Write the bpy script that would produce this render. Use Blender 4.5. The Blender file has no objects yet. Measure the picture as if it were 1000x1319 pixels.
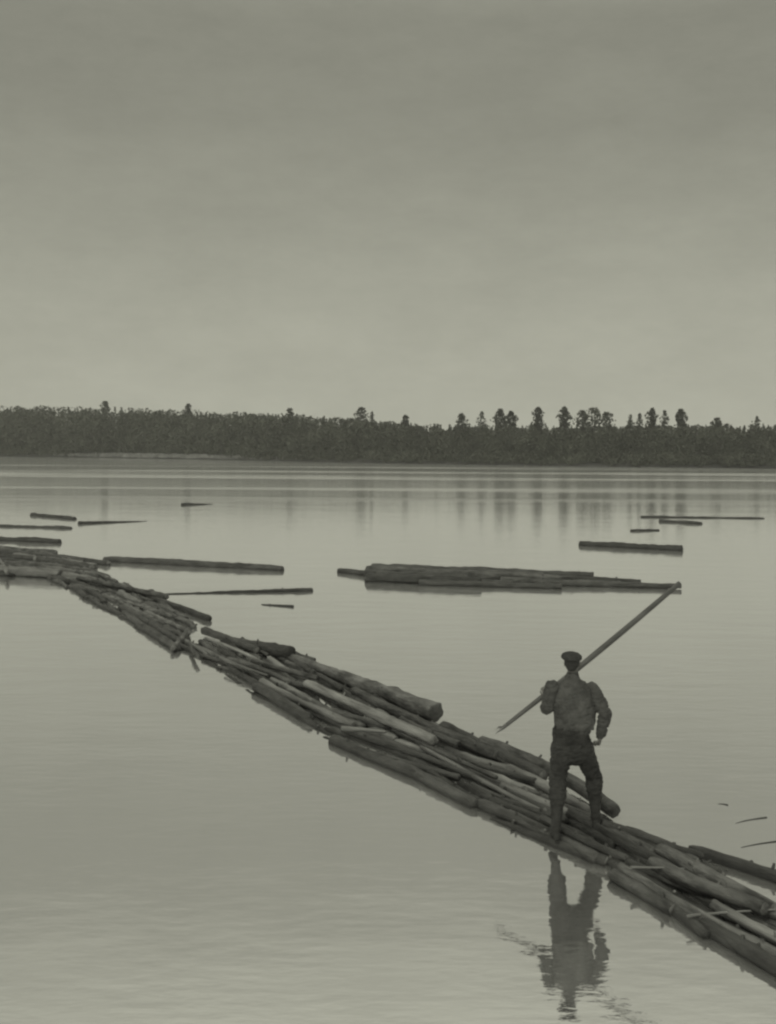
import bpy, bmesh, math, random
import numpy as np
from mathutils import Vector, Matrix, Quaternion, noise
S = bpy.context.scene
C = S.collection
R = math.radians
random.seed(7); rng = np.random.default_rng(7)

# ------------------------------------------------------------------ camera
H = 3.93            # eye above the river
F = 1500.0          # focal length in photo pixels (photo 1000 x 1319)
PX, PY = 500.0, 574.0
ROLL = R(0.4)
cam_d = bpy.data.cameras.new('camera'); cam = bpy.data.objects.new('camera', cam_d); C.objects.link(cam)
cam.location = (0, 0, H)
CAMROT = Matrix.Rotation(R(90), 3, 'X') @ Matrix.Rotation(ROLL, 3, 'Z')
cam.rotation_euler = CAMROT.to_euler()
cam_d.sensor_fit = 'HORIZONTAL'; cam_d.sensor_width = 36; cam_d.lens = 36 * F / 1000
cam_d.shift_y = -(659.5 - PY) / 1000
cam_d.clip_start = 0.1; cam_d.clip_end = 5000
S.camera = cam
S.cycles.filter_width = 2.4

# ------------------------------------------------------------------ light
TINT = (1.0, 1.0, 0.82, 1)      # the toned monochrome of the print, carried by the light
SUN_EL, SUN_AZ = R(48), R(205)
w = bpy.data.worlds.new('World'); S.world = w; w.use_nodes = True
nt = w.node_tree; N = nt.nodes; L = nt.links
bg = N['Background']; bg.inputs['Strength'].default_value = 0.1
sky = N.new('ShaderNodeTexSky'); sky.sky_type = 'NISHITA'; sky.sun_disc = False
sky.sun_elevation = SUN_EL; sky.sun_rotation = SUN_AZ
bw = N.new('ShaderNodeRGBToBW'); L.new(sky.outputs[0], bw.inputs[0])
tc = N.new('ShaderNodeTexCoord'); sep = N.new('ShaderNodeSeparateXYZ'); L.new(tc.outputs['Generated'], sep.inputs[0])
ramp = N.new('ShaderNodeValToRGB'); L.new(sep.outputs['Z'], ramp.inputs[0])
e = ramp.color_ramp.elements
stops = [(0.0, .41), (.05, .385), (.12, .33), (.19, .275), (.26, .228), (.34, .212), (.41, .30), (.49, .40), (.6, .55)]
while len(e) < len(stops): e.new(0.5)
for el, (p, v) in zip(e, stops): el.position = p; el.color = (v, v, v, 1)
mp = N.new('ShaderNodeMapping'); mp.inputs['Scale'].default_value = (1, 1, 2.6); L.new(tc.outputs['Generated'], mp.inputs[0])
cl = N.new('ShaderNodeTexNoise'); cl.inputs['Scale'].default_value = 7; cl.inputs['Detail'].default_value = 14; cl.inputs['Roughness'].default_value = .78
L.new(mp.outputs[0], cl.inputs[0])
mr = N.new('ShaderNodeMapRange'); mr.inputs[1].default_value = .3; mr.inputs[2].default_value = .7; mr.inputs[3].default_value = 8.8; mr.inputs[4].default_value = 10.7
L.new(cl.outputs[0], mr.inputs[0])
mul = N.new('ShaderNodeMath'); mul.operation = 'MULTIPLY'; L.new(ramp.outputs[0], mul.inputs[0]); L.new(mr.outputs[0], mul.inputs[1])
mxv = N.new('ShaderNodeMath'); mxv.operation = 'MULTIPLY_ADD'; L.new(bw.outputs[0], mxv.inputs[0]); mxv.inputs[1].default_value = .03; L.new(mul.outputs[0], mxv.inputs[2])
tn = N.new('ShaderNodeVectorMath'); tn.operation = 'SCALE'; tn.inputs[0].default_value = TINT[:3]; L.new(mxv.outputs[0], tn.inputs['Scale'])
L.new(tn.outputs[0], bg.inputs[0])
sd = bpy.data.lights.new('sun', 'SUN'); sd.energy = 0.6; sd.angle = R(14); sd.color = TINT[:3]
so = bpy.data.objects.new('sun', sd); C.objects.link(so)
sdir = Vector((math.sin(SUN_AZ) * math.cos(SUN_EL), math.cos(SUN_AZ) * math.cos(SUN_EL), math.sin(SUN_EL)))
so.rotation_euler = sdir.to_track_quat('Z', 'Y').to_euler()
S.view_settings.view_transform = 'Standard'; S.view_settings.look = 'None'; S.view_settings.exposure = 0.18

# ------------------------------------------------------------------ helpers
def ray(x, y):
    return CAMROT @ Vector(((x - PX) / F, -(y - PY) / F, -1))
def water(x, y, z=0.0):
    """point of the level z seen at photo pixel x, y (horizontal surfaces)"""
    d = ray(x, y); t = (z - H) / d.z
    return Vector((0, 0, H)) + d * t
def depth(x, y, Y):
    d = ray(x, y); return Vector((0, 0, H)) + d * (Y / d.y)
def tag(o, label=None, cat=None, group=None, kind=None):
    if label: o['label'] = label
    if cat: o['category'] = cat
    if group: o['group'] = group
    if kind: o['kind'] = kind
    return o
def link(name, me, mats, parent=None, smooth=True):
    for m in (mats if isinstance(mats, (list, tuple)) else [mats]): me.materials.append(m)
    o = bpy.data.objects.new(name, me); C.objects.link(o)
    if parent is not None: o.parent = parent
    if smooth: me.shade_smooth()
    return o
def mat(name, base=.2, rough=.8, var=.5, scale=6, stretch=(1, 1, 1), bump=.3, bscale=30, tint=(1, 1, 1), extra=None, spec=.3):
    m = bpy.data.materials.new(name); m.use_nodes = True
    n = m.node_tree.nodes; l = m.node_tree.links; p = n['Principled BSDF']
    tc = n.new('ShaderNodeTexCoord'); mp = n.new('ShaderNodeMapping'); mp.inputs['Scale'].default_value = stretch
    oi = n.new('ShaderNodeObjectInfo'); ad = n.new('ShaderNodeVectorMath'); ad.operation = 'ADD'
    sc = n.new('ShaderNodeVectorMath'); sc.operation = 'SCALE'; sc.inputs[0].default_value = (13, 7, 5); l.new(oi.outputs['Random'], sc.inputs['Scale'])
    l.new(tc.outputs['Object'], ad.inputs[0]); l.new(sc.outputs[0], ad.inputs[1]); l.new(ad.outputs[0], mp.inputs[0])
    t = n.new('ShaderNodeTexNoise'); t.inputs['Scale'].default_value = scale; t.inputs['Detail'].default_value = 8; t.inputs['Roughness'].default_value = .65
    l.new(mp.outputs[0], t.inputs[0])
    cr = n.new('ShaderNodeValToRGB'); l.new(t.outputs[0], cr.inputs[0])
    lo = base * (1 - var); hi = base * (1 + var)
    cr.color_ramp.elements[0].position = .32; cr.color_ramp.elements[0].color = (lo * tint[0], lo * tint[1], lo * tint[2], 1)
    cr.color_ramp.elements[1].position = .68; cr.color_ramp.elements[1].color = (hi * tint[0], hi * tint[1], hi * tint[2], 1)
    hs = n.new('ShaderNodeHueSaturation'); l.new(cr.outputs[0], hs.inputs['Color'])
    rr = n.new('ShaderNodeMapRange'); rr.inputs[3].default_value = .72; rr.inputs[4].default_value = 1.3; l.new(oi.outputs['Random'], rr.inputs[0]); l.new(rr.outputs[0], hs.inputs['Value'])
    out = hs.outputs[0]
    if extra: out = extra(n, l, out)
    l.new(out, p.inputs['Base Color'])
    p.inputs['Roughness'].default_value = rough; p.inputs['Specular IOR Level'].default_value = spec
    b = n.new('ShaderNodeTexNoise'); b.inputs['Scale'].default_value = bscale; b.inputs['Detail'].default_value = 6; l.new(mp.outputs[0], b.inputs[0])
    bp = n.new('ShaderNodeBump'); bp.inputs['Strength'].default_value = bump; bp.inputs['Distance'].default_value = .03
    l.new(b.outputs[0], bp.inputs['Height']); l.new(bp.outputs[0], p.inputs['Normal'])
    return m
def wet(n, l, out):
    # the waterline stain on floating wood
    g = n.new('ShaderNodeNewGeometry'); s = n.new('ShaderNodeSeparateXYZ'); l.new(g.outputs['Position'], s.inputs[0])
    q = n.new('ShaderNodeTexNoise'); q.inputs['Scale'].default_value = 4
    l.new(g.outputs['Position'], q.inputs[0])
    a = n.new('ShaderNodeMath'); a.operation = 'MULTIPLY_ADD'; l.new(q.outputs[0], a.inputs[0]); a.inputs[1].default_value = -.07; l.new(s.outputs['Z'], a.inputs[2])
    r = n.new('ShaderNodeMapRange'); r.inputs[1].default_value = -.02; r.inputs[2].default_value = .035; r.inputs[3].default_value = .4; r.inputs[4].default_value = 1
    l.new(a.outputs[0], r.inputs[0])
    m = n.new('ShaderNodeVectorMath'); m.operation = 'SCALE'; l.new(out, m.inputs[0]); l.new(r.outputs[0], m.inputs['Scale'])
    return m.outputs[0]
M = {}
M['bark'] = mat('bark', .11, .8, .75, 7, (.3, 1, 1), 1.0, 22, extra=wet, spec=.4)
M['peeled'] = mat('peeled_wood', .185, .65, .6, 6, (.15, 1, 1), .5, 30, extra=wet, spec=.45)
M['dark_bark'] = mat('dark_wet_bark', .06, .7, .6, 7, (.3, 1, 1), 1.0, 22, extra=wet, spec=.5)
M['end'] = mat('sawn_end', .16, .8, .5, 12, (1, 1, 1), .4, 40, extra=wet)
M['end_dark'] = mat('dark_sawn_end', .07, .8, .5, 12, (1, 1, 1), .4, 40, extra=wet)
M['foliage'] = mat('foliage', .085, .9, .35, .12, (1, 1, 1), 0, 3, tint=(.95, 1, .85), spec=.1)
M['trunk'] = mat('trunk_bark', .1, .9, .4, 3, (1, 1, .2), .4, 12)
M['ground'] = mat('bank_soil', .06, .95, .5, .15, (1, 1, 1), .3, 2)
M['grass'] = mat('dry_grass', .30, .95, .4, .4, (1, 1, 1), .2, 3)
M['skin'] = mat('skin', .12, .6, .1, 8, bump=.05, tint=(1, .98, .95))
M['hair'] = mat('hair', .05, .6, .3, 60, bump=.4, bscale=120)
M['shirt'] = mat('shirt_cloth', .11, .95, .35, 6, bump=.5, bscale=14)
M['vest'] = mat('vest_cloth', .12, .95, .5, 6, bump=.5, bscale=14)
M['trousers'] = mat('trouser_cloth', .05, .95, .4, 7, bump=.6, bscale=12)
M['boots'] = mat('boot_leather', .04, .8, .4, 12, bump=.4, bscale=30, spec=.2)
M['cap'] = mat('cap_wool', .06, .95, .3, 20, bump=.4, bscale=60)
M['pale_cloth'] = mat('pale_cloth', .42, .9, .15, 20, bump=.2, bscale=40)
M['steel'] = mat('iron', .12, .45, .3, 20, bump=.2, spec=.6)
M['pole'] = mat('pole_wood', .09, .6, .3, 9, (.15, 1, 1), .2, 30)

# ------------------------------------------------------------------ river
def water_mat():
    m = bpy.data.materials.new('river_water'); m.use_nodes = True
    n = m.node_tree.nodes; l = m.node_tree.links
    for x in list(n):
        if x.type != 'OUTPUT_MATERIAL': n.remove(x)
    out = [x for x in n if x.type == 'OUTPUT_MATERIAL'][0]
    g = n.new('ShaderNodeNewGeometry')
    def noi(scale, detail, stretch, rough=.5):
        mp = n.new('ShaderNodeMapping'); mp.inputs['Scale'].default_value = stretch; l.new(g.outputs['Position'], mp.inputs[0])
        t = n.new('ShaderNodeTexNoise'); t.inputs['Scale'].default_value = scale; t.inputs['Detail'].default_value = detail; t.inputs['Roughness'].default_value = rough
        l.new(mp.outputs[0], t.inputs[0]); return t.outputs[0]
    def math_(op, a, b, c=None):
        q = n.new('ShaderNodeMath'); q.operation = op
        for i, v in enumerate((a, b, c)):
            if v is None: continue
            if isinstance(v, (int, float)): q.inputs[i].default_value = v
            else: l.new(v, q.inputs[i])
        return q.outputs[0]
    def rng_(v, a, b, c, d):
        q = n.new('ShaderNodeMapRange'); l.new(v, q.inputs[0])
        for i, x in enumerate((a, b, c, d)): q.inputs[i + 1].default_value = x
        return q.outputs[0]
    sp = n.new('ShaderNodeSeparateXYZ'); l.new(g.outputs['Position'], sp.inputs[0])
    fine = noi(5.5, 4, (.55, 1.25, 1)); mid = noi(1.3, 3, (.5, 1.3, 1)); swell = noi(.35, 2, (.5, 1.2, 1))
    # breeze patches: long streaks across the river
    patch = noi(.045, 4, (.12, 1.0, 1), .6)
    pm = rng_(patch, .50, .62, 0, 1)
    far = rng_(sp.outputs['Y'], 60, 110, 0, 1)
    pm = math_('MULTIPLY', pm, far)
    h = math_('MULTIPLY_ADD', fine, .0026, math_('MULTIPLY', mid, .005))
    h = math_('ADD', h, math_('MULTIPLY', swell, .007))
    h = math_('ADD', h, math_('MULTIPLY', math_('MULTIPLY', noi(2.2, 3, (.4, 1.2, 1)), pm), .06))
    bp = n.new('ShaderNodeBump'); bp.inputs['Strength'].default_value = 1; bp.inputs['Distance'].default_value = 1.0
    l.new(h, bp.inputs['Height'])
    gl = n.new('ShaderNodeBsdfGlossy'); gl.inputs['Color'].default_value = (1, 1, 1, 1)
    l.new(math_('ADD', rng_(pm, 0, 1, .02, .12), math_('MULTIPLY', far, .09)), gl.inputs['Roughness'])
    l.new(bp.outputs[0], gl.inputs['Normal'])
    df = n.new('ShaderNodeBsdfDiffuse'); df.inputs['Color'].default_value = (.6, .6, .6, 1)
    mx = n.new('ShaderNodeMixShader'); mx.inputs[0].default_value = .885
    l.new(df.outputs[0], mx.inputs[1]); l.new(gl.outputs[0], mx.inputs[2]); l.new(mx.outputs[0], out.inputs[0])
    return m
M['water'] = water_mat()
me = bpy.data.meshes.new('river')
me.from_pydata([(-600, -60, 0), (600, -60, 0), (600, 560, 0), (-600, 560, 0)], [], [(0, 1, 2, 3)])
tag(link('river', me, M['water'], smooth=False), kind='structure')

# ------------------------------------------------------------------ logs
def make_log(name, p0, p1, r0, r1, material, endm, bend=0.0, seg=14, seed=None, stubs=2, lift=0.0, rough=1.0):
    """a rough round log from p0 to p1, mesh in its own frame (x along the log)"""
    p0 = Vector(p0); p1 = Vector(p1); ax = p1 - p0; ln = ax.length
    sd = random.random() * 100 if seed is None else seed
    rings = max(8, min(30, int(ln / .14)))
    vs = []; fs = []; mi = []
    def ring(t, rr, jit=1.0):
        x = (t - .5) * ln
        cy = bend * math.sin(math.pi * t) + .25 * r0 * rough * (noise.noise(Vector((t * ln * .6, sd, 0))))
        cz = lift * math.sin(math.pi * t) + .2 * r0 * rough * (noise.noise(Vector((t * ln * .6, sd, 9))))
        for k in range(seg):
            a = 2 * math.pi * k / seg
            q = 1 + rough * jit * (.24 * noise.noise(Vector((x * 1.1, math.cos(a) * 1.2 + sd, math.sin(a) * 1.2))) + .24 * noise.noise(Vector((x * 6, math.cos(a) * 2.5 + sd, math.sin(a) * 2.5))))
            vs.append((x, cy + rr * q * math.cos(a), cz + rr * q * math.sin(a)))
    prof = [(0, .86), (.025 / ln, .97)] + [(i / rings, 1) for i in range(1, rings)] + [(1 - .025 / ln, .97), (1, .86)]
    for t, s in prof: ring(t, s * (r0 + (r1 - r0) * t))
    nr = len(prof)
    for i in range(nr - 1):
        for k in range(seg):
            a = i * seg + k; b = i * seg + (k + 1) % seg
            fs.append((a, a + seg, b + seg, b)); mi.append(0)
    for side in (0, 1):
        base = 0 if side == 0 else (nr - 1) * seg
        ci = len(vs); c = Vector((0, 0, 0))
        for k in range(seg): c += Vector(vs[base + k])
        c /= seg; c.x += random.uniform(-.012, .012); vs.append(tuple(c))
        for k in range(seg):
            a = base + k; b = base + (k + 1) % seg
            fs.append((ci, a, b) if side == 0 else (ci, b, a)); mi.append(1)
    for _ in range(stubs):     # broken branch stubs
        t = random.uniform(.1, .9); a = random.uniform(.3, 2.8); rr = r0 + (r1 - r0) * t
        o = Vector(((t - .5) * ln, bend * math.sin(math.pi * t), lift * math.sin(math.pi * t)))
        d = Vector((random.uniform(-.4, .4), math.cos(a), math.sin(a))).normalized()
        u = d.orthogonal().normalized(); v = d.cross(u); sr = random.uniform(.012, .024); base = len(vs)
        for dist, s in ((rr * .7, 1.3), (rr + random.uniform(.02, .05), .8)):
            for k in range(5):
                an = 2 * math.pi * k / 5; vs.append(tuple(o + d * dist + (u * math.cos(an) + v * math.sin(an)) * sr * s))
        for k in range(5):
            fs.append((base + k, base + (k + 1) % 5, base + 5 + (k + 1) % 5, base + 5 + k)); mi.append(0)
        fs.append(tuple(base + 5 + k for k in range(5))); mi.append(1)
    me = bpy.data.meshes.new(name); me.from_pydata(vs, [], fs)
    o = link(name, me, [material, endm])
    me.polygons.foreach_set('material_index', mi)
    o.location = (p0 + p1) / 2
    o.rotation_euler = ax.to_track_quat('X', 'Z').to_euler()
    return o
def plog(x0, y0, x1, y1, r0, r1=None, z0=.02, z1=None, m='bark', em='end', label=None, group=None, cat='log', name='log', **k):
    r1 = r0 if r1 is None else r1; z1 = z0 if z1 is None else z1
    o = make_log(name, water(x0, y0, z0), water(x1, y1, z1), r0, r1, M[m], M[em], **k)
    return tag(o, label, cat, group)

ORD = ['first', 'second', 'third', 'fourth', 'fifth', 'sixth', 'seventh', 'eighth', 'ninth', 'tenth', 'eleventh', 'twelfth', 'thirteenth', 'fourteenth', 'fifteenth', 'sixteenth', 'seventeenth', 'eighteenth', 'nineteenth', 'twentieth']
G_RAFT = 'logs packed in the floating raft'
G_UP = 'logs at the far left head of the raft'
# --- upstream head of the raft (left edge of the photo)
head = [(-60, 703, 72, 713, 'topmost'), (-20, 708, 88, 721, 0), (-75, 711, 60, 722, 0), (20, 717, 122, 731, 0),
        (-50, 722, 82, 731, 0), (-95, 726, 32, 735, 0), (42, 729, 112, 737, 0), (-40, 733, 78, 740, 0), (-95, 739, 22, 741, 0),
        (8, 738, 104, 746, 0), (-80, 717, 42, 727, 0), (60, 734, 128, 744, 0), (30, 710, 104, 724, 0), (-30, 728, 60, 735, 0), (50, 722, 118, 733, 0),
        (66, 741, 130, 752, 0)]
hd_ = sorted(range(len(head)), key=lambda i: head[i][1] + head[i][3])
for i, (a, b, c, d, q) in enumerate(head):
    n_ = hd_.index(i)
    lab_ = ('topmost' if n_ == 0 else 'lowest' if n_ == len(head) - 1 else ORD[n_] + ' log from the top')
    plog(a, b, c, d, random.uniform(.11, .16), None, .03 + .1 * (i % 3 == 1), None, ['bark', 'dark_bark', 'dark_bark', 'peeled'][i % 4] if i != 8 else 'dark_bark', 'end',
         (lab_ + (' log' if n_ in (0, len(head) - 1) else '')) + ' heaped in the raft head at the left frame edge', G_UP)
plog(66, 717, 140, 726, .11, .1, .06, m='dark_bark', label='short dark log bridging the raft head and a long straight log', group=G_UP)
plog(108, 734, 141, 744, .09, .08, .12, .06, m='dark_bark', label='small dark log poking right like a fork tine from the raft head', group=G_UP)
plog(-12, 705, 10, 738, .06, .06, .2, m='peeled', label='pale pole lying crosswise over the logs at the left frame edge', group=G_UP)

# --- packed raft: lanes of logs walked along the near edge
def build_lane_logs(low, upp, zone, lanes, r_rng, layer=0, keep=1.0, seed=1):
    rd = random.Random(seed)
    lo = [water(*p) for p in low]; up = [water(*p) for p in upp]
    poly = [(p.x, p.y) for p in lo] + [(p.x, p.y) for p in reversed(up)]
    def inside(x, y):
        c = False; j = len(poly) - 1
        for i in range(len(poly)):
            xi, yi = poly[i]; xj, yj = poly[j]
            if (yi > y) != (yj > y) and x < (xj - xi) * (y - yi) / (yj - yi) + xi: c = not c
            j = i
        return c
    cum = [0]
    for a, b in zip(lo, lo[1:]): cum.append(cum[-1] + (b - a).length)
    def at(s):
        for i in range(len(cum) - 1):
            if s <= cum[i + 1] or i == len(cum) - 2:
                return lo[i].lerp(lo[i + 1], (s - cum[i]) / (cum[i + 1] - cum[i]))
    def frame(s):
        a = at(max(0, s - 1.2)); b = at(min(cum[-1], s + 1.2)); t = (b - a).normalized()
        return at(s), t, Vector((-t.y, t.x, 0))
    made = []
    for o_ in lanes:
        s = rd.uniform(-1.5, .2)
        while s < cum[-1] - .6:
            ln = rd.uniform(1.5, 3.3) if o_ > .25 else rd.uniform(1.1, 2.3); s0 = max(s, 0); s1 = min(s + ln, cum[-1])
            s += ln + rd.uniform(.02, .18)
            if s1 - s0 < .9 or rd.random() > keep: continue
            def pt(q, o):
                c, t, n = frame(q); return c + n * o
            j = rd.uniform(-.11, .11) * (1 + .8 * layer); o2 = o_ + rd.uniform(-.05, .05)
            a = pt(s0, o2 - j); b = pt(s1, o2 + j)
            def tw(q, p): return (p + frame(q)[2] * (.16 if o_ < .25 else 0)).xy
            # trim to the raft outline
            for _ in range(16):
                if inside(*tw(s0, a)): break
                s0 += .12; a = pt(s0, o2)
            for _ in range(16):
                if inside(*tw(s1, b)): break
                s1 -= .12; b = pt(s1, o2)
            if s1 - s0 < .8 or not (inside(*tw(s0, a)) and inside(*tw(s1, b))): continue
            if s1 - s0 < 1.5:
                a = pt(s0, o2 - j * .3); b = pt(s1, o2 + j * .3)
            r = rd.uniform(*r_rng)
            zc = r * rd.uniform(-.25, .25) + (layer * .085)
            a.z = zc + rd.uniform(-.06, .05); b.z = zc + rd.uniform(-.06, .05)
            made.append((a, b, r, o_))
    return made
lowA = [(52, 746), (90, 760), (120, 777), (150, 794), (185, 813), (232, 842)]
uppA = [(76, 733), (150, 750), (205, 768), (232, 784), (253, 808)]
lowB = [(222, 833), (270, 860), (310, 881), (350, 904), (400, 932), (440, 963), (475, 974), (520, 992), (560, 1010), (600, 1034), (640, 1051), (690, 1069), (720, 1086), (790, 1130), (850, 1166), (900, 1196), (950, 1223), (1000, 1252), (1110, 1310)]
uppB = [(262, 809), (300, 827), (340, 834), (375, 845), (430, 868), (500, 899), (560, 929), (600, 950), (640, 975), (690, 1008), (760, 1046), (800, 1062), (850, 1090), (900, 1118), (950, 1147), (1000, 1178), (1110, 1235)]
pending = {}
def later(o, key, x): pending.setdefault(key, []).append((x, o))
def zone_key(a, b, layer, tone, o_, w):
    d = (a + b) / 2; x = PX + d.x / d.y * F
    zn = ('upstream of the small gap' if x < 240 else 'just below the small gap' if x < 330 else 'by the raised butt end' if x < 420 else 'in mid raft' if x < 520 else
          'beside the big butt end' if x < 610 else 'just left of the man' if x < 700 else 'at the feet of the man' if x < 800 else 'right of the man' if x < 890 else 'in the lower right corner')
    lane = 'near rows' if o_ < w * .33 else 'far rows' if o_ > w * .66 else 'middle rows'
    return tone + (' top-layer' if layer else ''), 'log', lane + ' of the raft ' + zn, x
for (low, upp, lanes, rr, layer, keep, seed, w_) in (
        (lowA, uppA, [.09 + .17 * i for i in range(17)], (.07, .10), 0, 1, 3, 2.2),
        (lowA, uppA, [.3, .7, 1.1, 1.5, 1.9, 2.3, 2.7], (.05, .09), 1, .55, 4, 2.2),
        (lowB, uppB, [.055 + .12 * i for i in range(18)], (.05, .072), 0, 1, 5, 1.9),
        (lowB, uppB, [.1 + .2 * i for i in range(10)], (.03, .055), 1, .55, 6, 1.9)):
    for a, b, r, o_ in build_lane_logs(low, upp, '', lanes, rr, layer, keep, seed):
        q = random.random(); tone = 'pale' if q < .2 else 'grey' if q < .65 else 'dark'
        if o_ < .3 and q < .5: tone = 'dark'
        o = make_log('log', a, b, r, r * random.uniform(.75, .95), M[{'pale': 'peeled', 'grey': 'bark', 'dark': 'dark_bark'}[tone]], M['end' if q < .4 else 'end_dark'], bend=random.uniform(-.08, .08), rough=1.3)
        t1, t2, t3, x = zone_key(a, b, layer, tone, o_, w_); later(o, (t1, t2, t3), x)
for (t1, t2, t3), L_ in pending.items():
    L_.sort(key=lambda q: q[0])
    for i, (x, o) in enumerate(L_):
        tag(o, (t1 + ' ' + t2 + ' in the ' + t3) if len(L_) == 1 else ORD[i] + ' ' + t1 + ' ' + t2 + ' from left, ' + t3, 'log', G_RAFT)

# --- logs of the raft one can single out
R1 = [
 ((140, 750, 270, 797), dict(r0=0.064, r1=0.077, z0=.05, m='dark_bark', em='end_dark'), 'dark log splayed off the far side of the raft above the small water gap'),
 ((100, 744, 215, 769), dict(r0=0.064, r1=0.070, z0=.16, m='bark'), 'long log lying on the far edge of the upstream part of the raft'),
 ((160, 790, 228, 836), dict(r0=0.071, r1=0.083, z0=.05, m='dark_bark', em='end_dark'), 'dark log ending at the near edge right below the small water gap'),
 ((222, 836, 243, 812), dict(r0=0.045, r1=0.050, z0=.08, m='bark'), 'short crosswise log closing the small water gap'),
 ((262, 812, 332, 838), dict(r0=0.077, r1=0.071, z0=.12, m='dark_bark'), 'dark log on the far edge just right of the small water gap'),
 ((300, 826, 374, 841), dict(r0=0.08, r1=0.135, z0=.1, z1=.18, m='dark_bark', em='end_dark'), 'log whose dark raised butt end juts from the far edge upstream'),
 ((372, 846, 562, 918), dict(r0=0.07, r1=0.135, z0=.08, z1=.17, m='bark', em='end_dark', bend=.03), 'long thick log on the far edge with a big dark butt end'),
 ((455, 890, 640, 973), dict(r0=0.070, r1=0.064, z0=.12, m='bark', bend=-.04), 'long smooth log beside the big dark butt end on the far side'),
 ((395, 880, 560, 955), dict(r0=0.062, r1=0.070, z0=.2, m='peeled'), 'long pale log on top of the far side rows left of the man'),
 ((570, 934, 700, 1000), dict(r0=0.064, r1=0.070, z0=.12, m='dark_bark'), 'dark log running from the big butt end toward the man'),
 ((622, 956, 792, 1046), dict(r0=0.083, r1=0.077, z0=.17, z1=.1, m='bark', em='end_dark', bend=.17), 'thick bowed log arching off the far edge behind the man'),
 ((655, 990, 760, 1048), dict(r0=0.062, r1=0.062, z0=.06, m='peeled', bend=.05), 'pale log below the bowed log across the slit of water'),
 ((770, 1062, 900, 1112), dict(r0=0.071, r1=0.064, z0=.07, m='dark_bark', bend=.05), "dark log starting at the man's right foot along the far edge"),
 ((890, 1094, 1012, 1133), dict(r0=0.050, r1=0.065, z0=.04, m='dark_bark'), 'thin dark log floating free beyond the raft at the right frame edge'),
 ((850, 1094, 1000, 1172), dict(r0=0.064, r1=0.064, z0=.10, m='bark'), 'thick log along the far edge at the right frame edge'),
 ((840, 1112, 985, 1172), dict(r0=0.070, r1=0.064, z0=.14, m='bark', bend=-.05), 'log lying on top beside the far edge log at lower right'),
 ((788, 1126, 868, 1172), dict(r0=0.058, r1=0.062, z0=.05, m='bark'), "near edge log beginning right of the man's reflection"),
 ((848, 1160, 955, 1222), dict(r0=0.064, r1=0.070, z0=.03, m='dark_bark', em='end_dark'), 'thick dark near edge log with a rounded butt at lower right'),
 ((905, 1190, 1060, 1280), dict(r0=0.064, r1=0.064, z0=.05, m='dark_bark', em='end_dark'), 'dark near edge log running out of the lower right corner'),
 ((428, 953, 540, 1000), dict(r0=0.077, r1=0.064, z0=.04, m='dark_bark', em='end_dark'), 'fat dark log bulging from the near edge in the middle'),
 ((512, 986, 612, 1038), dict(r0=0.071, r1=0.070, z0=.03, m='dark_bark', em='end_dark'), 'dark near edge log just right of the bulging one'),
 ((618, 1036, 712, 1080), dict(r0=0.071, r1=0.064, z0=.03, m='dark_bark', em='end_dark'), "dark near edge log ending below the man's left foot"),
 ((655, 1050, 770, 1108), dict(r0=0.070, r1=0.070, z0=.03, m='bark', rough=.5), "log the man's left boot stands on"),
 ((700, 1030, 840, 1100), dict(r0=0.070, r1=0.070, z0=.03, m='bark', rough=.5), "log the man's right boot stands on"),
 ((330, 885, 400, 926), dict(r0=0.083, r1=0.071, z0=.06, m='dark_bark', em='end_dark'), 'dark near edge log in the upstream half opposite the raised butt end'),
 ((155, 783, 195, 806), dict(r0=0.089, r1=0.077, z0=.05, m='dark_bark', em='end_dark'), 'short stout log at the near edge of the upstream part'),
]
for (p, k, lab) in R1:
    plog(*p, label=lab, group=G_RAFT, **k)
# pale sticks and poles caught in the raft; some stand in for bright water
for (p, r, z, lab) in [
 ((812, 1117, 882, 1119), .012, .22, 'bright straight stick lying level across the raft right of the man'),
 ((885, 1180, 1000, 1172), .014, .15, 'pale crooked pole standing in for wet gleams in the lower right corner'),  # added pole, its pale wood imitates wet gleams between the logs
 ((440, 938, 498, 943), .035, .2, 'pale stick standing in for a bright water gap above the bulging near edge log'),  # added stick, pale wood in place of bright water showing through a gap
 ((290, 850, 345, 870), .03, .2, 'pale pole on the upstream rows of the middle raft'),
]:
    plog(*p, r0=r, r1=r * .5, z0=z - .04, m='peeled', em='end', label=lab, group='pale sticks and poles caught in the raft', cat='stick', name='stick', stubs=0, bend=random.uniform(-.03, .03), seg=8)

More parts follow.
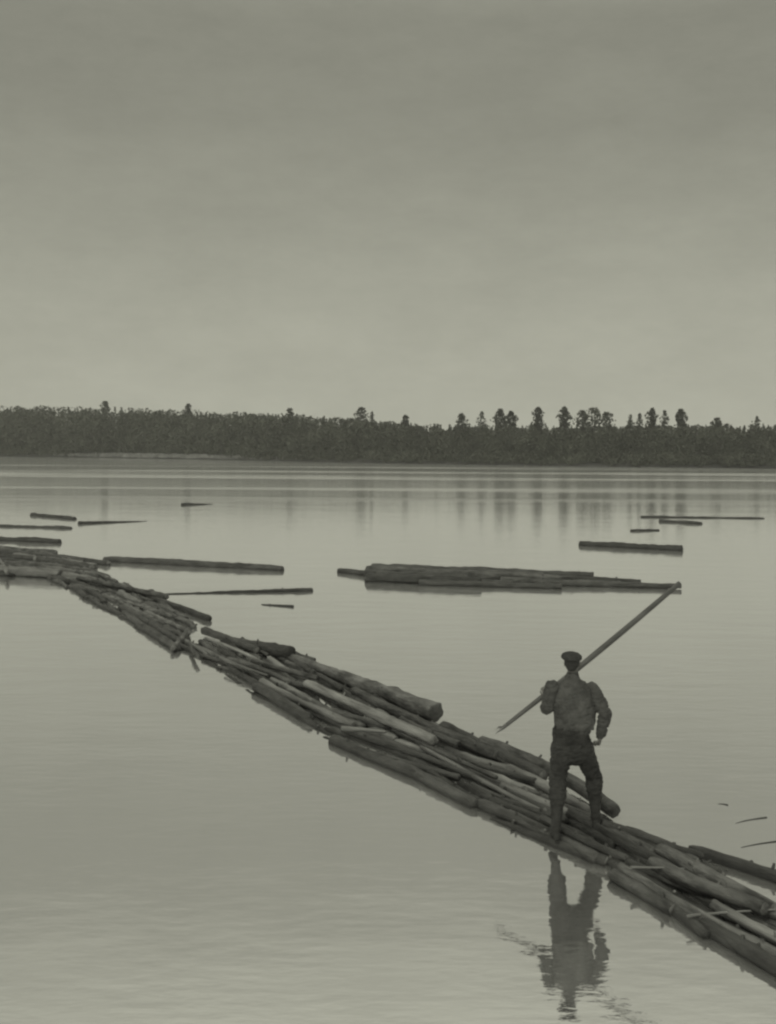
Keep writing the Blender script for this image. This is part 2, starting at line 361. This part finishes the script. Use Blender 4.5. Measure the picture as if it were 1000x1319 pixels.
# --- free floating logs on the river
G_FREE = 'single logs drifting on the river'
for (p, r0, r1, z0, z1, lab) in [
 ((135, 722, 364, 734), .15, .14, .03, .03, 'long straight dark log pointing right from the raft head'),
 ((198, 768, 403, 762), .06, .11, -.045, -.01, 'thin half sunken log floating just below the long straight log'),
 ((337, 779, 378, 781), .02, .035, .0, .02, 'tiny twig-like log below the half sunken log'),
 ((-60, 693, 77, 699), .16, .15, .02, .02, 'thick log above the raft at the left frame edge, lowest of three'),
 ((-50, 678, 92, 682), .15, .14, -.05, -.04, 'log at the left frame edge, middle of three'),
 ((41, 664, 97, 669), .17, .15, .0, .0, 'short dark log farthest up the left side, top of three'),
 ((101, 674, 190, 672), .10, .04, .03, -.02, 'nearly sunken log with one dark blunt end, beside the left three'),
 ((234, 650, 274, 650), .12, .05, .04, -.02, 'farthest nearly sunken log with a dark end, left of centre'),
 ((747, 701, 879, 708), .16, .15, .05, .05, 'thick dark log alone above the head of the man'),
 ((826, 667, 985, 669), .13, .1, -.03, -.04, 'long thin log farthest out on the right'),
 ((850, 672, 904, 675), .14, .12, .0, .0, 'short log just under the long thin one on the right'),
 ((813, 685, 849, 684), .12, .1, -.03, -.02, 'shortest faint log on the right above the thick dark log'),
]:
    plog(*p, r0=r0, r1=r1, z0=z0, z1=z1, m='dark_bark', em='end_dark', label=lab, group=G_FREE, stubs=1)
for p, lab in [((925, 1036, 938, 1037), 'tiny bark scrap floating right of the man'), ((948, 1061, 988, 1053), 'crooked twig floating right of the man'), ((955, 1092, 1010, 1083), 'thin twig floating at the right frame edge above the free log')]:
    plog(*p, r0=.004, r1=.009, z0=.0, z1=.004, m='bark', em='end_dark', label=lab, group='twigs floating right of the man', cat='twig', name='twig', stubs=0, bend=.02, seg=7)

# --- bundle of logs in mid river
G_B = 'logs of the loose bundle in mid river'
for (p, r0, r1, z0, z1, m, lab) in [
 ((437, 736, 484, 741), .10, .11, .03, .05, 'dark_bark', 'small log sticking out of the left end of the mid river bundle'),
 ((479, 731, 640, 736), .12, .11, .06, .08, 'dark_bark', 'farthest log on the left of the mid river bundle'),
 ((600, 735, 765, 741), .12, .10, .08, .07, 'dark_bark', 'farthest log on the right of the mid river bundle'),
 ((472, 734, 700, 743), .13, .12, .16, .14, 'bark', 'long log lying on top of the far side of the mid river bundle'),
 ((470, 739, 655, 746), .13, .12, .07, .07, 'dark_bark', 'log in the middle left of the mid river bundle'),
 ((640, 743, 826, 750), .12, .09, .07, .05, 'dark_bark', 'log in the middle right of the mid river bundle'),
 ((473, 743, 620, 749), .12, .12, .14, .14, 'dark_bark', 'blunt log lying on top at the left end of the mid river bundle'),
 ((471, 747, 660, 753), .12, .11, .05, .05, 'dark_bark', 'left log of the second nearest row in the mid river bundle'),
 ((645, 748, 800, 753), .11, .10, .06, .05, 'bark', 'right log of the second nearest row in the mid river bundle'),
 ((540, 752, 724, 757), .12, .11, .04, .04, 'dark_bark', 'nearest and lowest log of the mid river bundle'),
 ((600, 740, 740, 746), .10, .10, .17, .16, 'bark', 'short log lying on top in the middle of the mid river bundle'),
 ((700, 752, 878, 755), .11, .07, .05, .08, 'dark_bark', 'thin tapering log reaching to the tip of the pike pole'),
]:
    plog(*p, r0=r0, r1=r1, z0=z0, z1=z1, m=m, em='end_dark', label=lab, group=G_B, stubs=2)

# ------------------------------------------------------------------ the man
ZM = 11.8
def P(x, y, dy=0.0): return depth(x, y, ZM + dy)
def ringmesh(vs, fs, path, seg=16):
    """closed tube through (centre, ra, rb, lateral axis or None)"""
    pts = [Vector(p[0]) for p in path]; base0 = len(vs)
    for i, q in enumerate(path):
        c = pts[i]
        t = (pts[min(i + 1, len(pts) - 1)] - pts[max(i - 1, 0)]).normalized()
        lat = Vector(q[3]) if len(q) > 3 and q[3] is not None else (Vector((1, 0, 0)) if abs(t.x) < .8 else Vector((0, 0, 1)))
        u = (lat - t * lat.dot(t)).normalized(); v = t.cross(u)
        for k in range(seg):
            a = 2 * math.pi * k / seg; vs.append(c + u * q[1] * math.cos(a) + v * q[2] * math.sin(a))
    for i in range(len(path) - 1):
        for k in range(seg):
            a = base0 + i * seg + k; b = base0 + i * seg + (k + 1) % seg
            fs.append((a, b, b + seg, a + seg))
    fs.append(tuple(base0 + k for k in reversed(range(seg)))); e = base0 + (len(path) - 1) * seg
    fs.append(tuple(e + k for k in range(seg)))
def capsule(path):
    """add rounded ends to a tube path"""
    def cap(p, q, s):
        c = Vector(p[0]); d = (c - Vector(q[0])).normalized(); r = min(p[1], p[2])
        ax = p[3] if len(p) > 3 else None
        return [(c + d * r * .5, p[1] * .86, p[2] * .86, ax), (c + d * r * .88, p[1] * .45, p[2] * .45, ax)]
    a = cap(path[0], path[1], -1); b = cap(path[-1], path[-2], 1)
    return list(reversed(a)) + list(path) + b
def ball(vs, fs, c, rx, ry, rz, rot=None, n=14):
    path = []
    c = Vector(c)
    base = len(vs)
    for i in range(1, n):
        th = math.pi * i / n
        for k in range(n * 2):
            ph = math.pi * k / n
            d = Vector((rx * math.sin(th) * math.cos(ph), ry * math.sin(th) * math.sin(ph), -rz * math.cos(th)))
            if rot: d = rot @ d
            vs.append(c + d)
    m = n * 2
    for i in range(n - 2):
        for k in range(m):
            a = base + i * m + k; b = base + i * m + (k + 1) % m
            fs.append((a, b, b + m, a + m))
    fs.append(tuple(base + k for k in reversed(range(m)))); e = base + (n - 2) * m
    fs.append(tuple(e + k for k in range(m)))
def fuse(name, vs, fs, m, parent, voxel=.012, smooth=4, wr=0.0, wscale=9, origin=None):
    """weld overlapping closed shells into one continuous skin"""
    me = bpy.data.meshes.new(name); me.from_pydata([tuple(v) for v in vs], [], fs)
    t = bpy.data.objects.new('tmp', me); C.objects.link(t)
    rm = t.modifiers.new('r', 'REMESH'); rm.mode = 'VOXEL'; rm.voxel_size = voxel
    if smooth:
        s = t.modifiers.new('s', 'SMOOTH'); s.iterations = smooth; s.factor = .5
    dg = bpy.context.evaluated_depsgraph_get()
    out = bpy.data.meshes.new_from_object(t.evaluated_get(dg)); bpy.data.objects.remove(t)
    out.name = name
    if wr:
        no = [v.normal.copy() for v in out.vertices]
        for v, q in zip(out.vertices, no):
            p = v.co * wscale
            v.co = v.co + q * wr * (.5 * noise.noise(p) + 1.1 * (.35 - abs(noise.noise(Vector((p.x * 1.1 + p.z * .8, p.y * 1.1, p.z * 2.6 - p.x * .7))))) )
    if origin is not None:
        out.transform(Matrix.Translation(-origin))
    return link(name, out, m, parent)
ORG = Vector((P(742, 1065).x, ZM, .1))
FL = water(716, 1079, .10); FR = water(769, 1064, .10)      # soles on their logs
# joints (x lateral, y away from camera, z up)
hipc = P(737, 958); shl = P(712, 885, .0); shr = P(763, 888, .0)
kneeL = P(719, 1006, -.02); kneeR = P(765, 1001, .10)
ankL = Vector((FL.x, FL.y - .02, FL.z + .09)); ankR = Vector((FR.x - .01, FR.y, FR.z + .09))
hipL = P(726, 962); hipR = P(749, 962)
elL = P(705, 914, .05); haL = P(716, 884, .30)
elR = P(780, 919, -.06); haR = P(774, 948, .0)
pA = P(650, 936, .16); pB = P(876, 751, .62)               # pike pole
# left hand on the pole
tt = (P(714, 884).x - pA.x) / (pB.x - pA.x); grip = pA.lerp(pB, tt)
pdir = (pB - pA).normalized()
haL = grip + Vector((-.005, -.045, -.03))

body_v, body_f = [], []
X = (1, 0, 0)
ringmesh(body_v, body_f, capsule([(hipc, .15, .105, X), (P(737, 940), .135, .095, X), (P(738, 915), .155, .1, X), (P(738, 893), .17, .105, X), (P(738, 882), .10, .07, X)]))
ringmesh(body_v, body_f, capsule([(P(738, 884), .06, .06, X), (P(738, 866, .01), .052, .055, X), (P(737, 855, .02), .05, .055, X)]))
for hp, kn, an in ((hipL, kneeL, ankL), (hipR, kneeR, ankR)):
    ringmesh(body_v, body_f, capsule([(hp, .085, .09), (hp.lerp(kn, .5), .075, .08), (kn, .055, .058), (kn.lerp(an, .35), .052, .056), (an, .036, .04)]))
for s, e_, h_ in ((shl, elL, haL), (shr, elR, haR)):
    ringmesh(body_v, body_f, capsule([(s, .052, .052), (s.lerp(e_, .5), .046, .046), (e_, .038, .038), (e_.lerp(h_, .35), .038, .036), (h_.lerp(e_, .12), .026, .03)]))
# head: skull, jaw, face looking away from the camera and a little to the right
hrot = Matrix.Rotation(R(-18), 3, 'Z')
HC = P(737.5, 854, .02)
def hp_(x, y, z): return HC + hrot @ Vector((x, y, z))
ball(body_v, body_f, hp_(0, -.005, .02), .073, .092, .085, hrot)
ball(body_v, body_f, hp_(0, .035, -.045), .053, .06, .065, hrot)
ball(body_v, body_f, hp_(0, .075, -.088), .024, .022, .02, hrot)              # chin
ringmesh(body_v, body_f, capsule([(hp_(0, .086, .012), .008, .009), (hp_(0, .108, -.02), .013, .013)]), 10)   # nose
ball(body_v, body_f, hp_(0, .085, -.052), .022, .013, .005, hrot, 8)          # upper lip
ball(body_v, body_f, hp_(0, .083, -.063), .019, .013, .006, hrot, 8)          # lower lip
ball(body_v, body_f, hp_(0, .078, .03), .05, .014, .007, hrot, 8)             # brow
for sx in (-1, 1):
    ball(body_v, body_f, hp_(sx * .076, .0, -.012), .009, .02, .031, hrot @ Matrix.Rotation(sx * R(-18), 3, 'Z'), 8)    # ear
def hand(vs, fs, wrist, palm_dir, finger_plane, thumb_side, curl):
    """palm plus four curling fingers of different length and a thumb from its side"""
    d = palm_dir.normalized(); n_ = (finger_plane - d * finger_plane.dot(d)).normalized()   # fingers curl toward n_
    s = d.cross(n_) * thumb_side
    ringmesh(vs, fs, capsule([(wrist, .03, .024, s), (wrist + d * .04, .042, .021, s), (wrist + d * .085, .044, .018, s)]), 12)
    for i, (ln, rad) in enumerate(((.074, .0105), (.082, .011), (.077, .0105), (.06, .0095))):
        b = wrist + d * .085 + s * (.030 - .020 * i)
        path = [(b - d * .01, rad, rad)]
        p = b; ang = 0
        for j, fr in enumerate((.45, .32, .23)):
            ang += curl[j] + .06 * i
            v = d * math.cos(ang) + n_ * math.sin(ang); p = p + v * ln * fr; path.append((p, rad * (1 - .12 * (j + 1)), rad * (1 - .12 * (j + 1))))
        ringmesh(vs, fs, capsule(path), 8)
    b = wrist + d * .025 + s * .03
    t1 = b + (d * .6 + s * .7 + n_ * .35).normalized() * .035; t2 = t1 + (d * .8 + s * .05 + n_ * .6).normalized() * .028; t3 = t2 + (d * .7 - s * .3 + n_ * .7).normalized() * .022
    ringmesh(vs, fs, capsule([(b, .013, .012), (t1, .011, .011), (t2, .010, .010), (t3, .008, .008)]), 8)
# right hand hangs by the hip, lightly curled
wr = haR; hand(body_v, body_f, wr, Vector((-.18, .12, -1)), Vector((-1, .3, 0)), -1, (.9, 1.1, .8))
# left hand closes round the pole
up_ = pdir.cross(Vector((0, 1, 0))).normalized()
wl = grip - Vector((0, .03, 0)) - up_ * (-.0) + Vector((-.012, -.02, -.06))
perp = (Vector((0, 0, 1)) - pdir * pdir.z).normalized()
hand(body_v, body_f, wl, perp, Vector((0, 1, 0)), 1, (.9, 1.1, .8))
person = fuse('person', body_v, body_f, M['skin'], None, voxel=.006, smooth=3, origin=ORG)
person.location = ORG
tag(person, 'man in cap and vest seen from behind, standing on the raft', 'person')
def cloth(name, vs, fs, m, voxel=.008, smooth=5, wr=.012, ws=9):
    return fuse(name, vs, fs, m, person, voxel, smooth, wr, ws, ORG)
# shirt (sleeves and collar)
v, f = [], []
ringmesh(v, f, capsule([(P(734, 947), .15, .12, X), (P(738, 937), .185, .125, X), (P(741, 918), .205, .135, X), (P(740, 898), .205, .13, X), (P(738.5, 884), .18, .11, X), (P(738, 877, .01), .085, .078, X)]))
ringmesh(v, f, capsule([(P(738, 877), .07, .07, X), (P(738, 871, .01), .062, .066, X)]))
for s, e_, h_, k in ((shl, elL, haL, 1), (shr, elR, haR, 1)):
    ringmesh(v, f, capsule([(s + Vector((0, 0, -.005)), .075, .078), (s.lerp(e_, .5), .07, .07), (s.lerp(e_, .85), .068, .066), (e_, .062, .06), (e_.lerp(h_, .4), .06, .058), (e_.lerp(h_, .95), .047, .047)]))
cloth('shirt', v, f, M['shirt'], wr=.024, ws=13)
v, f = [], []
ringmesh(v, f, capsule([(P(738, 873, .01), .068, .072, X), (P(738, 869.5, .01), .064, .068, X)]))
fuse('collar', v, f, M['boots'], person, .005, 1, 0, 9, ORG)
# waistcoat over it
v, f = [], []
ringmesh(v, f, [(P(740, 937), .20, .134, X), (P(740.5, 931), .205, .137, X), (P(741, 916), .212, .146, X), (P(740, 900), .205, .144, X), (P(739, 888), .195, .134, X), (P(738.5, 881), .15, .115, X), (P(738, 877, .01), .10, .095, X)])
vest = cloth('waistcoat', v, f, M['vest'], wr=.018, ws=13)
# trousers, wide in the seat and tucked into the boots
v, f = [], []
ringmesh(v, f, capsule([(P(734, 941), .165, .13, X), (P(735, 950), .178, .135, X), (P(738, 963), .20, .135, X), (P(738, 970), .185, .12, X)]))
for hp, kn, an, k in ((hipL, kneeL, ankL, -1), (hipR, kneeR, ankR, 1)):
    o_ = Vector((.004 * k, 0, 0))
    ringmesh(v, f, capsule([(hp + o_, .115, .122), (hp.lerp(kn, .4) + o_, .102, .112), (hp.lerp(kn, .75) + o_, .086, .095), (kn + o_, .084, .092), (kn.lerp(an, .3), .08, .086), (kn.lerp(an, .45), .07, .074)]))
cloth('trousers', v, f, M['trousers'], wr=.026, ws=12)
# belt
v, f = [], []
ringmesh(v, f, [(P(734, 943), .174, .14, X), (P(734, 938), .174, .14, X)], 32)
cloth('belt', v, f, M['boots'], .008, 1, 0)
# boots
for kn, an, ft, hd in ((kneeL, ankL, FL, -4), (kneeR, ankR, FR, 24)):
    v, f = [], []
    rot = Matrix.Rotation(R(-hd), 3, 'Z')
    ringmesh(v, f, capsule([(kn.lerp(an, .3), .07, .075), (kn.lerp(an, .4), .072, .078), (kn.lerp(an, .6), .062, .068), (kn.lerp(an, .88), .048, .055), (an + Vector((0, 0, -.02)), .046, .055)]))
    def fp(x, y, z): return ft + rot @ Vector((x, y, z))
    ringmesh(v, f, capsule([(fp(0, -.05, .042), .036, .036, X), (fp(0, .02, .046), .038, .042, X), (fp(0, .10, .036), .046, .032, X), (fp(0, .17, .03), .04, .026, X)]))
    ringmesh(v, f, [(fp(0, -.06, .0), .036, .03), (fp(0, -.06, .03), .034, .028)], 12)
    ringmesh(v, f, [(fp(0, .12, .0), .044, .075), (fp(0, .12, .014), .044, .075)], 16)
    cloth('boot', v, f, M['boots'], .007, 3, .006, 16)
# hair and flat cap
v, f = [], []
ball(v, f, hp_(0, -.02, .012), .078, .085, .075, hrot); ball(v, f, hp_(0, -.055, -.035), .055, .035, .04, hrot)
cloth('hair', v, f, M['hair'], .006, 1, .004, 60)
v, f = [], []
ball(v, f, hp_(-.006, -.012, .064), .106, .118, .046, hrot @ Matrix.Rotation(R(6), 3, 'X') @ Matrix.Rotation(R(5), 3, 'Y')); ball(v, f, hp_(0, -.01, .045), .085, .1, .035, hrot)
ball(v, f, hp_(0, .095, .045), .062, .05, .008, hrot @ Matrix.Rotation(R(-12), 3, 'X')); ball(v, f, hp_(0, -.01, .108), .01, .01, .006)
cloth('cap', v, f, M['cap'], .006, 2, .006, 25)

# pike pole
pole = bpy.data.objects.new('pike_pole', None); C.objects.link(pole); pole.location = pA
tag(pole, 'long wooden pike pole slanting up to the right across the shoulder of the man', 'pole')
def child_tube(name, path, m, seg=12):
    v, f = [], []; ringmesh(v, f, path, seg)
    me = bpy.data.meshes.new(name); me.from_pydata([tuple(Vector(q) - pA) for q in v], [], f)
    return link(name, me, m, pole)
pts = []
for i in range(13):
    t = i / 12; q = pA.lerp(pB, t) + Vector((0, 0, -.02 * math.sin(math.pi * t)))
    r = .020 + .011 * math.sin(math.pi * min(1, t * 1.1) * .8) ; pts.append((q, r, r))
child_tube('shaft', pts, M['pole'])
child_tube('spike', [(pA + pdir * .03, .021, .021), (pA - pdir * .03, .018, .018), (pA - pdir * .07, .008, .008), (pA - pdir * .12, .002, .002)], M['steel'])
child_tube('hook', [(pA - pdir * .01, .012, .012), (pA - pdir * .03 + Vector((-.03, 0, .015)), .009, .009), (pA - pdir * .06 + Vector((-.05, 0, .0)), .003, .003)], M['steel'], 8)

# ------------------------------------------------------------------ far bank and forest
shore_px = [(-420, 584), (-150, 586), (0, 588), (150, 590), (250, 592), (400, 595), (500, 597), (700, 600), (850, 602), (1000, 603.5), (1150, 605), (1400, 608)]
shore = [water(*p) for p in shore_px]
top_px = [(-420, 512), (-150, 516), (0, 521), (60, 521), (130, 522), (240, 526), (330, 529), (420, 533), (500, 540), (540, 543), (700, 546), (900, 545), (1000, 544), (1150, 541), (1400, 536)]
def interp(tab, x):
    for (a, b), (c, d) in zip(tab, tab[1:]):
        if x <= c: return b + (d - b) * (x - a) / (c - a)
    return tab[-1][1]
def px_of(p):
    q = CAMROT.transposed() @ (Vector(p) - Vector((0, 0, H))); return PX + F * q.x / -q.z, PY - F * q.y / -q.z
def shore_at(x):
    return water(x, interp(shore_px, x))
def g_height(q, x):
    return (min(q / 7, 1) ** .7) * 1.3 + .035 * min(max(q - 7, 0), 45) * (1 + .6 * max(0, (500 - x) / 500)) if q >= 0 else q * .2
vs = []; fs = []
qs = [-6, -1, 0, 1, 3, 6, 10, 20, 35, 60, 100, 200]; xs = list(range(-420, 1401, 20))
for x in xs:
    s = shore_at(x); d = Vector((s.x, s.y, 0)).normalized()
    wob = 1.2 * noise.noise(Vector((x * .03, 0, 0)))
    for q in qs:
        p = s + d * (q + wob); hh = g_height(q, x) + (.25 * noise.noise(p * .3) if q > 0 else 0)
        vs.append((p.x, p.y, hh))
nq = len(qs)
for i in range(len(xs) - 1):
    for j in range(nq - 1):
        a = i * nq + j; fs.append((a, a + nq, a + nq + 1, a + 1))
me = bpy.data.meshes.new('far_bank'); me.from_pydata(vs, [], fs)
tag(link('far_bank', me, M['ground']), kind='structure')

def crown_quads(base, h, w, kind, n, rg):
    """leaf clumps through the crown volume; returns (4n,3) vertices"""
    t = rg.random(n) ** .95
    lo = {'spruce': .08, 'pine': .42, 'broad': .15}[kind]
    z = lo + (1 - lo) * t
    if kind == 'spruce': prof = (1 - t) ** .85 * .92 + .08; prof = prof * (.78 + .22 * np.cos(t * 34 + rg.random() * 6))
    elif kind == 'pine': prof = np.sqrt(np.clip(np.sin(np.pi * np.clip(t * .85 + .14, 0, 1)), 0, 1)) * (.82 + .18 * np.sin(t * 13 + rg.random() * 6))
    else: prof = np.sqrt(np.clip(np.sin(np.pi * np.clip(t * .9 + .08, 0, 1)), 0, 1))
    ph = rg.random(n) * 2 * np.pi
    lump = 1 + .28 * np.sin(ph * 3 + z * 9 + rg.random() * 6) + .15 * np.sin(ph * 5 - z * 21)
    rr = w / 2 * prof * lump * np.sqrt(rg.random(n)) 
    c = np.stack([base[0] + rr * np.cos(ph), base[1] + rr * np.sin(ph), base[2] + z * h], 1)
    sz = (.14 + .18 * rg.random(n)) * (.55 + .05 * h)
    if kind == 'spruce': sz = sz * (1 - .35 * t)
    a = rg.normal(size=(n, 3)); a /= np.linalg.norm(a, axis=1)[:, None]
    b = rg.normal(size=(n, 3)); b = np.cross(a, b); b /= np.linalg.norm(b, axis=1)[:, None]
    a *= sz[:, None]; b *= (sz * .7)[:, None]
    return np.stack([c - a - b, c + a - b * .6, c + a * .7 + b, c - a * .8 + b * .8], 1).reshape(-1, 3)
def quads_mesh(name, V):
    me = bpy.data.meshes.new(name); n = len(V) // 4
    me.vertices.add(len(V)); me.vertices.foreach_set('co', V.astype(np.float32).ravel())
    me.loops.add(4 * n); me.loops.foreach_set('vertex_index', np.arange(4 * n, dtype=np.int32))
    me.polygons.add(n); me.polygons.foreach_set('loop_start', np.arange(0, 4 * n, 4, dtype=np.int32))
    me.update(calc_edges=True); return me
def trunk_mesh(name, segs):
    v, f = [], []
    for path in segs: ringmesh(v, f, path, 7)
    me = bpy.data.meshes.new(name); me.from_pydata([tuple(q) for q in v], [], f); return me
# the wood itself: one far-off mass
parts = []; tv, tf = [], []
for row, (q0, dens) in enumerate(((4, 5), (8, 5), (13, 6), (20, 6), (28, 7), (38, 8), (50, 9))):
    x = -400.0
    while x < 1400:
        x += rng.uniform(.5, 1.5) * dens
        s = shore_at(x); d = Vector((s.x, s.y, 0)).normalized(); q = q0 + rng.uniform(-2, 4)
        p = s + d * q; gz = g_height(q, x)
        ytop = interp(top_px, x) + rng.exponential(1.1) + 1.0
        D = p.length
        ztop = H + (PY + (x - PX) * math.tan(ROLL) - ytop) * p.y / F
        hh = max(2.0, (ztop - gz))
        if row == 0: hh *= rng.uniform(.3, .75)
        elif row == 1: hh *= rng.uniform(.55, .95)
        elif row in (2, 3): hh *= rng.uniform(.7, .95)
        else: hh *= rng.uniform(.86, 1.0)
        kind = 'spruce' if rng.random() < .6 else ('broad' if row < 2 or rng.random() < .6 else 'pine')
        parts.append(crown_quads((p.x, p.y, gz), hh, hh * (.5 if kind == 'spruce' else .72), kind, 260, rng) )
        ringmesh(tv, tf, [(Vector((p.x, p.y, gz - .3)), .12, .12), (Vector((p.x, p.y, gz + hh * .6)), .03, .03)], 5)
# shoreline bushes
x = -400.0
while x < 1400:
    x += rng.uniform(.7, 2.6)
    s = shore_at(x); d = Vector((s.x, s.y, 0)).normalized(); q = (rng.uniform(.2, 5) if not 90 < x < 310 else rng.uniform(4, 8)); p = s + d * q
    hh = rng.uniform(1.0, 3.0); parts.append(crown_quads((p.x, p.y, g_height(q, x) - .2), hh, hh * 1.5, 'broad', 50, rng))
fo = link('forest', quads_mesh('forest', np.concatenate(parts)), M['foliage'], smooth=False)
tag(fo, 'dense dark mixed forest covering the far river bank', 'forest', kind='stuff')
me = bpy.data.meshes.new('trunks'); me.from_pydata([tuple(q) for q in tv], [], tf)
tr = link('trunks', me, M['trunk'], fo); tr['kind'] = 'stuff'
# pale dry grass on the low shore
parts = []
for i in range(4000):
    x = rng.normal(200, 60)
    s = shore_at(x); d = Vector((s.x, s.y, 0)).normalized(); q = rng.uniform(1.0, 4.0); p = s + d * q
    z = max(0, g_height(q, x)); h_ = rng.uniform(.3, .8); a = rng.uniform(0, 3.1); dx, dy = .1 * math.cos(a), .1 * math.sin(a); l_ = rng.uniform(-.15, .15)
    parts.append(np.array([[p.x - dx, p.y - dy, z - .1], [p.x + dx, p.y + dy, z - .1], [p.x + dx * .3 + l_, p.y, z + h_], [p.x - dx * .3 + l_, p.y, z + h_]]))
tag(link('shore_grass', quads_mesh('shore_grass', np.concatenate(parts)), M['grass'], smooth=False), 'pale dry grass along the foot of the far bank', 'grass', kind='stuff')

# the trees that rise above the wood, each its own
def tree(x, ytop, wpx, kind, label, q=30, base_px=None):
    s = shore_at(x); d = Vector((s.x, s.y, 0)).normalized(); p = s + d * q; gz = g_height(q, x)
    ztop = H + (PY + (x - PX) * math.tan(ROLL) - ytop) * p.y / F; hh = ztop - gz; w_ = wpx * p.y / F
    o = bpy.data.objects.new('pine_tree' if kind == 'pine' else 'spruce_tree' if kind == 'spruce' else 'broadleaf_tree', None); C.objects.link(o); o.location = (p.x, p.y, gz)
    tag(o, label, 'tree', 'trees rising above the far forest')
    rg = np.random.default_rng(int(x * 7 + ytop))
    # crown sits on the upper part only for the pines
    V = crown_quads((0, 0, 0), hh, w_ * (2.3 if kind == 'spruce' else 1.1), kind, 620 if kind != 'spruce' else 520, rg)
    link('crown', quads_mesh('crown', V), M['foliage'], o, smooth=False)
    segs = [[(Vector((0, 0, -.3)), .2, .2), (Vector((rg.uniform(-.1, .1), 0, hh * .5)), .13, .13), (Vector((rg.uniform(-.2, .2), 0, hh * .86)), .04, .04)]]
    for i in range(7):
        z = hh * rg.uniform(.45, .85); a = rg.uniform(0, 6.28); r_ = w_ * .38
        segs.append([(Vector((0, 0, z)), .05, .05), (Vector((r_ * math.cos(a), r_ * math.sin(a), z + r_ * .5)), .02, .02)])
    link('trunk', trunk_mesh('trunk', segs), M['trunk'], o)
for a in [
 (135, 517, 15, 'broad', 'small tree top on the skyline at far left'),
 (242, 520, 12, 'broad', 'small tree top on the skyline left of the hill end'),
 (373, 526, 14, 'broad', 'tree top about halfway along the left hill skyline'),
 (465, 525, 20, 'broad', 'bushy tree rising at the right end of the left hill skyline'),
 (479, 530, 12, 'spruce', 'lower tree leaning against the bushy one at the hill end'),
 (522, 535, 12, 'broad', 'small lone tree on the low skyline near the centre'),
 (594, 533, 15, 'broad', 'small round tree, first of the tall row from the left'),
 (620, 530, 20, 'spruce', 'broad pointed tree, second of the tall row from the left'),
 (644, 527, 20, 'pine', 'open-crowned pine, third of the tall row from the left'),
 (658, 530, 20, 'pine', 'lower pine joined to the right of the third tall tree'),
 (693, 525, 17, 'pine', 'lone slim tall pine with gaps of sky on both sides'),
 (727, 524, 18, 'pine', 'tall pine with a round top left of the dense clump'),
 (750, 529, 20, 'broad', 'left tree of the dense wide clump behind the man'),
 (765, 525, 25, 'broad', 'highest middle tree of the dense wide clump'),
 (782, 531, 22, 'broad', 'right tree of the dense wide clump'),
 (812, 534, 13, 'spruce', 'left tree of the slim pair right of the clump'),
 (824, 532, 12, 'spruce', 'right tree of the slim pair right of the clump'),
 (840, 526, 16, 'pine', 'leafy tall pine right of the slim pair'),
 (856, 528, 16, 'spruce', 'pointed tree between the two rightmost tall pines'),
 (877, 527, 17, 'pine', 'last tall tree of the row before the low right skyline'),
 (924, 538, 18, 'broad', 'low rounded tree on the right skyline'),
 (975, 536, 16, 'spruce', 'low pointed tree at the right end of the skyline'),
]: tree(*a)

# ------------------------------------------------------------------ air over the river
bm = bmesh.new(); bmesh.ops.create_cube(bm, size=1)
me = bpy.data.meshes.new('haze'); bm.to_mesh(me); bm.free()
hz = bpy.data.meshes['haze']
me.transform(Matrix.Translation((0, 270, 18)) @ Matrix.Diagonal((1300, 720, 38, 1)))
hm = bpy.data.materials.new('haze'); hm.use_nodes = True; n = hm.node_tree.nodes
n.remove(n['Principled BSDF']); pv = n.new('ShaderNodeVolumePrincipled'); pv.inputs['Density'].default_value = .0006; pv.inputs['Color'].default_value = (.95, .95, .95, 1)
hm.node_tree.links.new(pv.outputs[0], n['Material Output'].inputs['Volume'])
tag(link('haze', me, hm, smooth=False), kind='stuff')
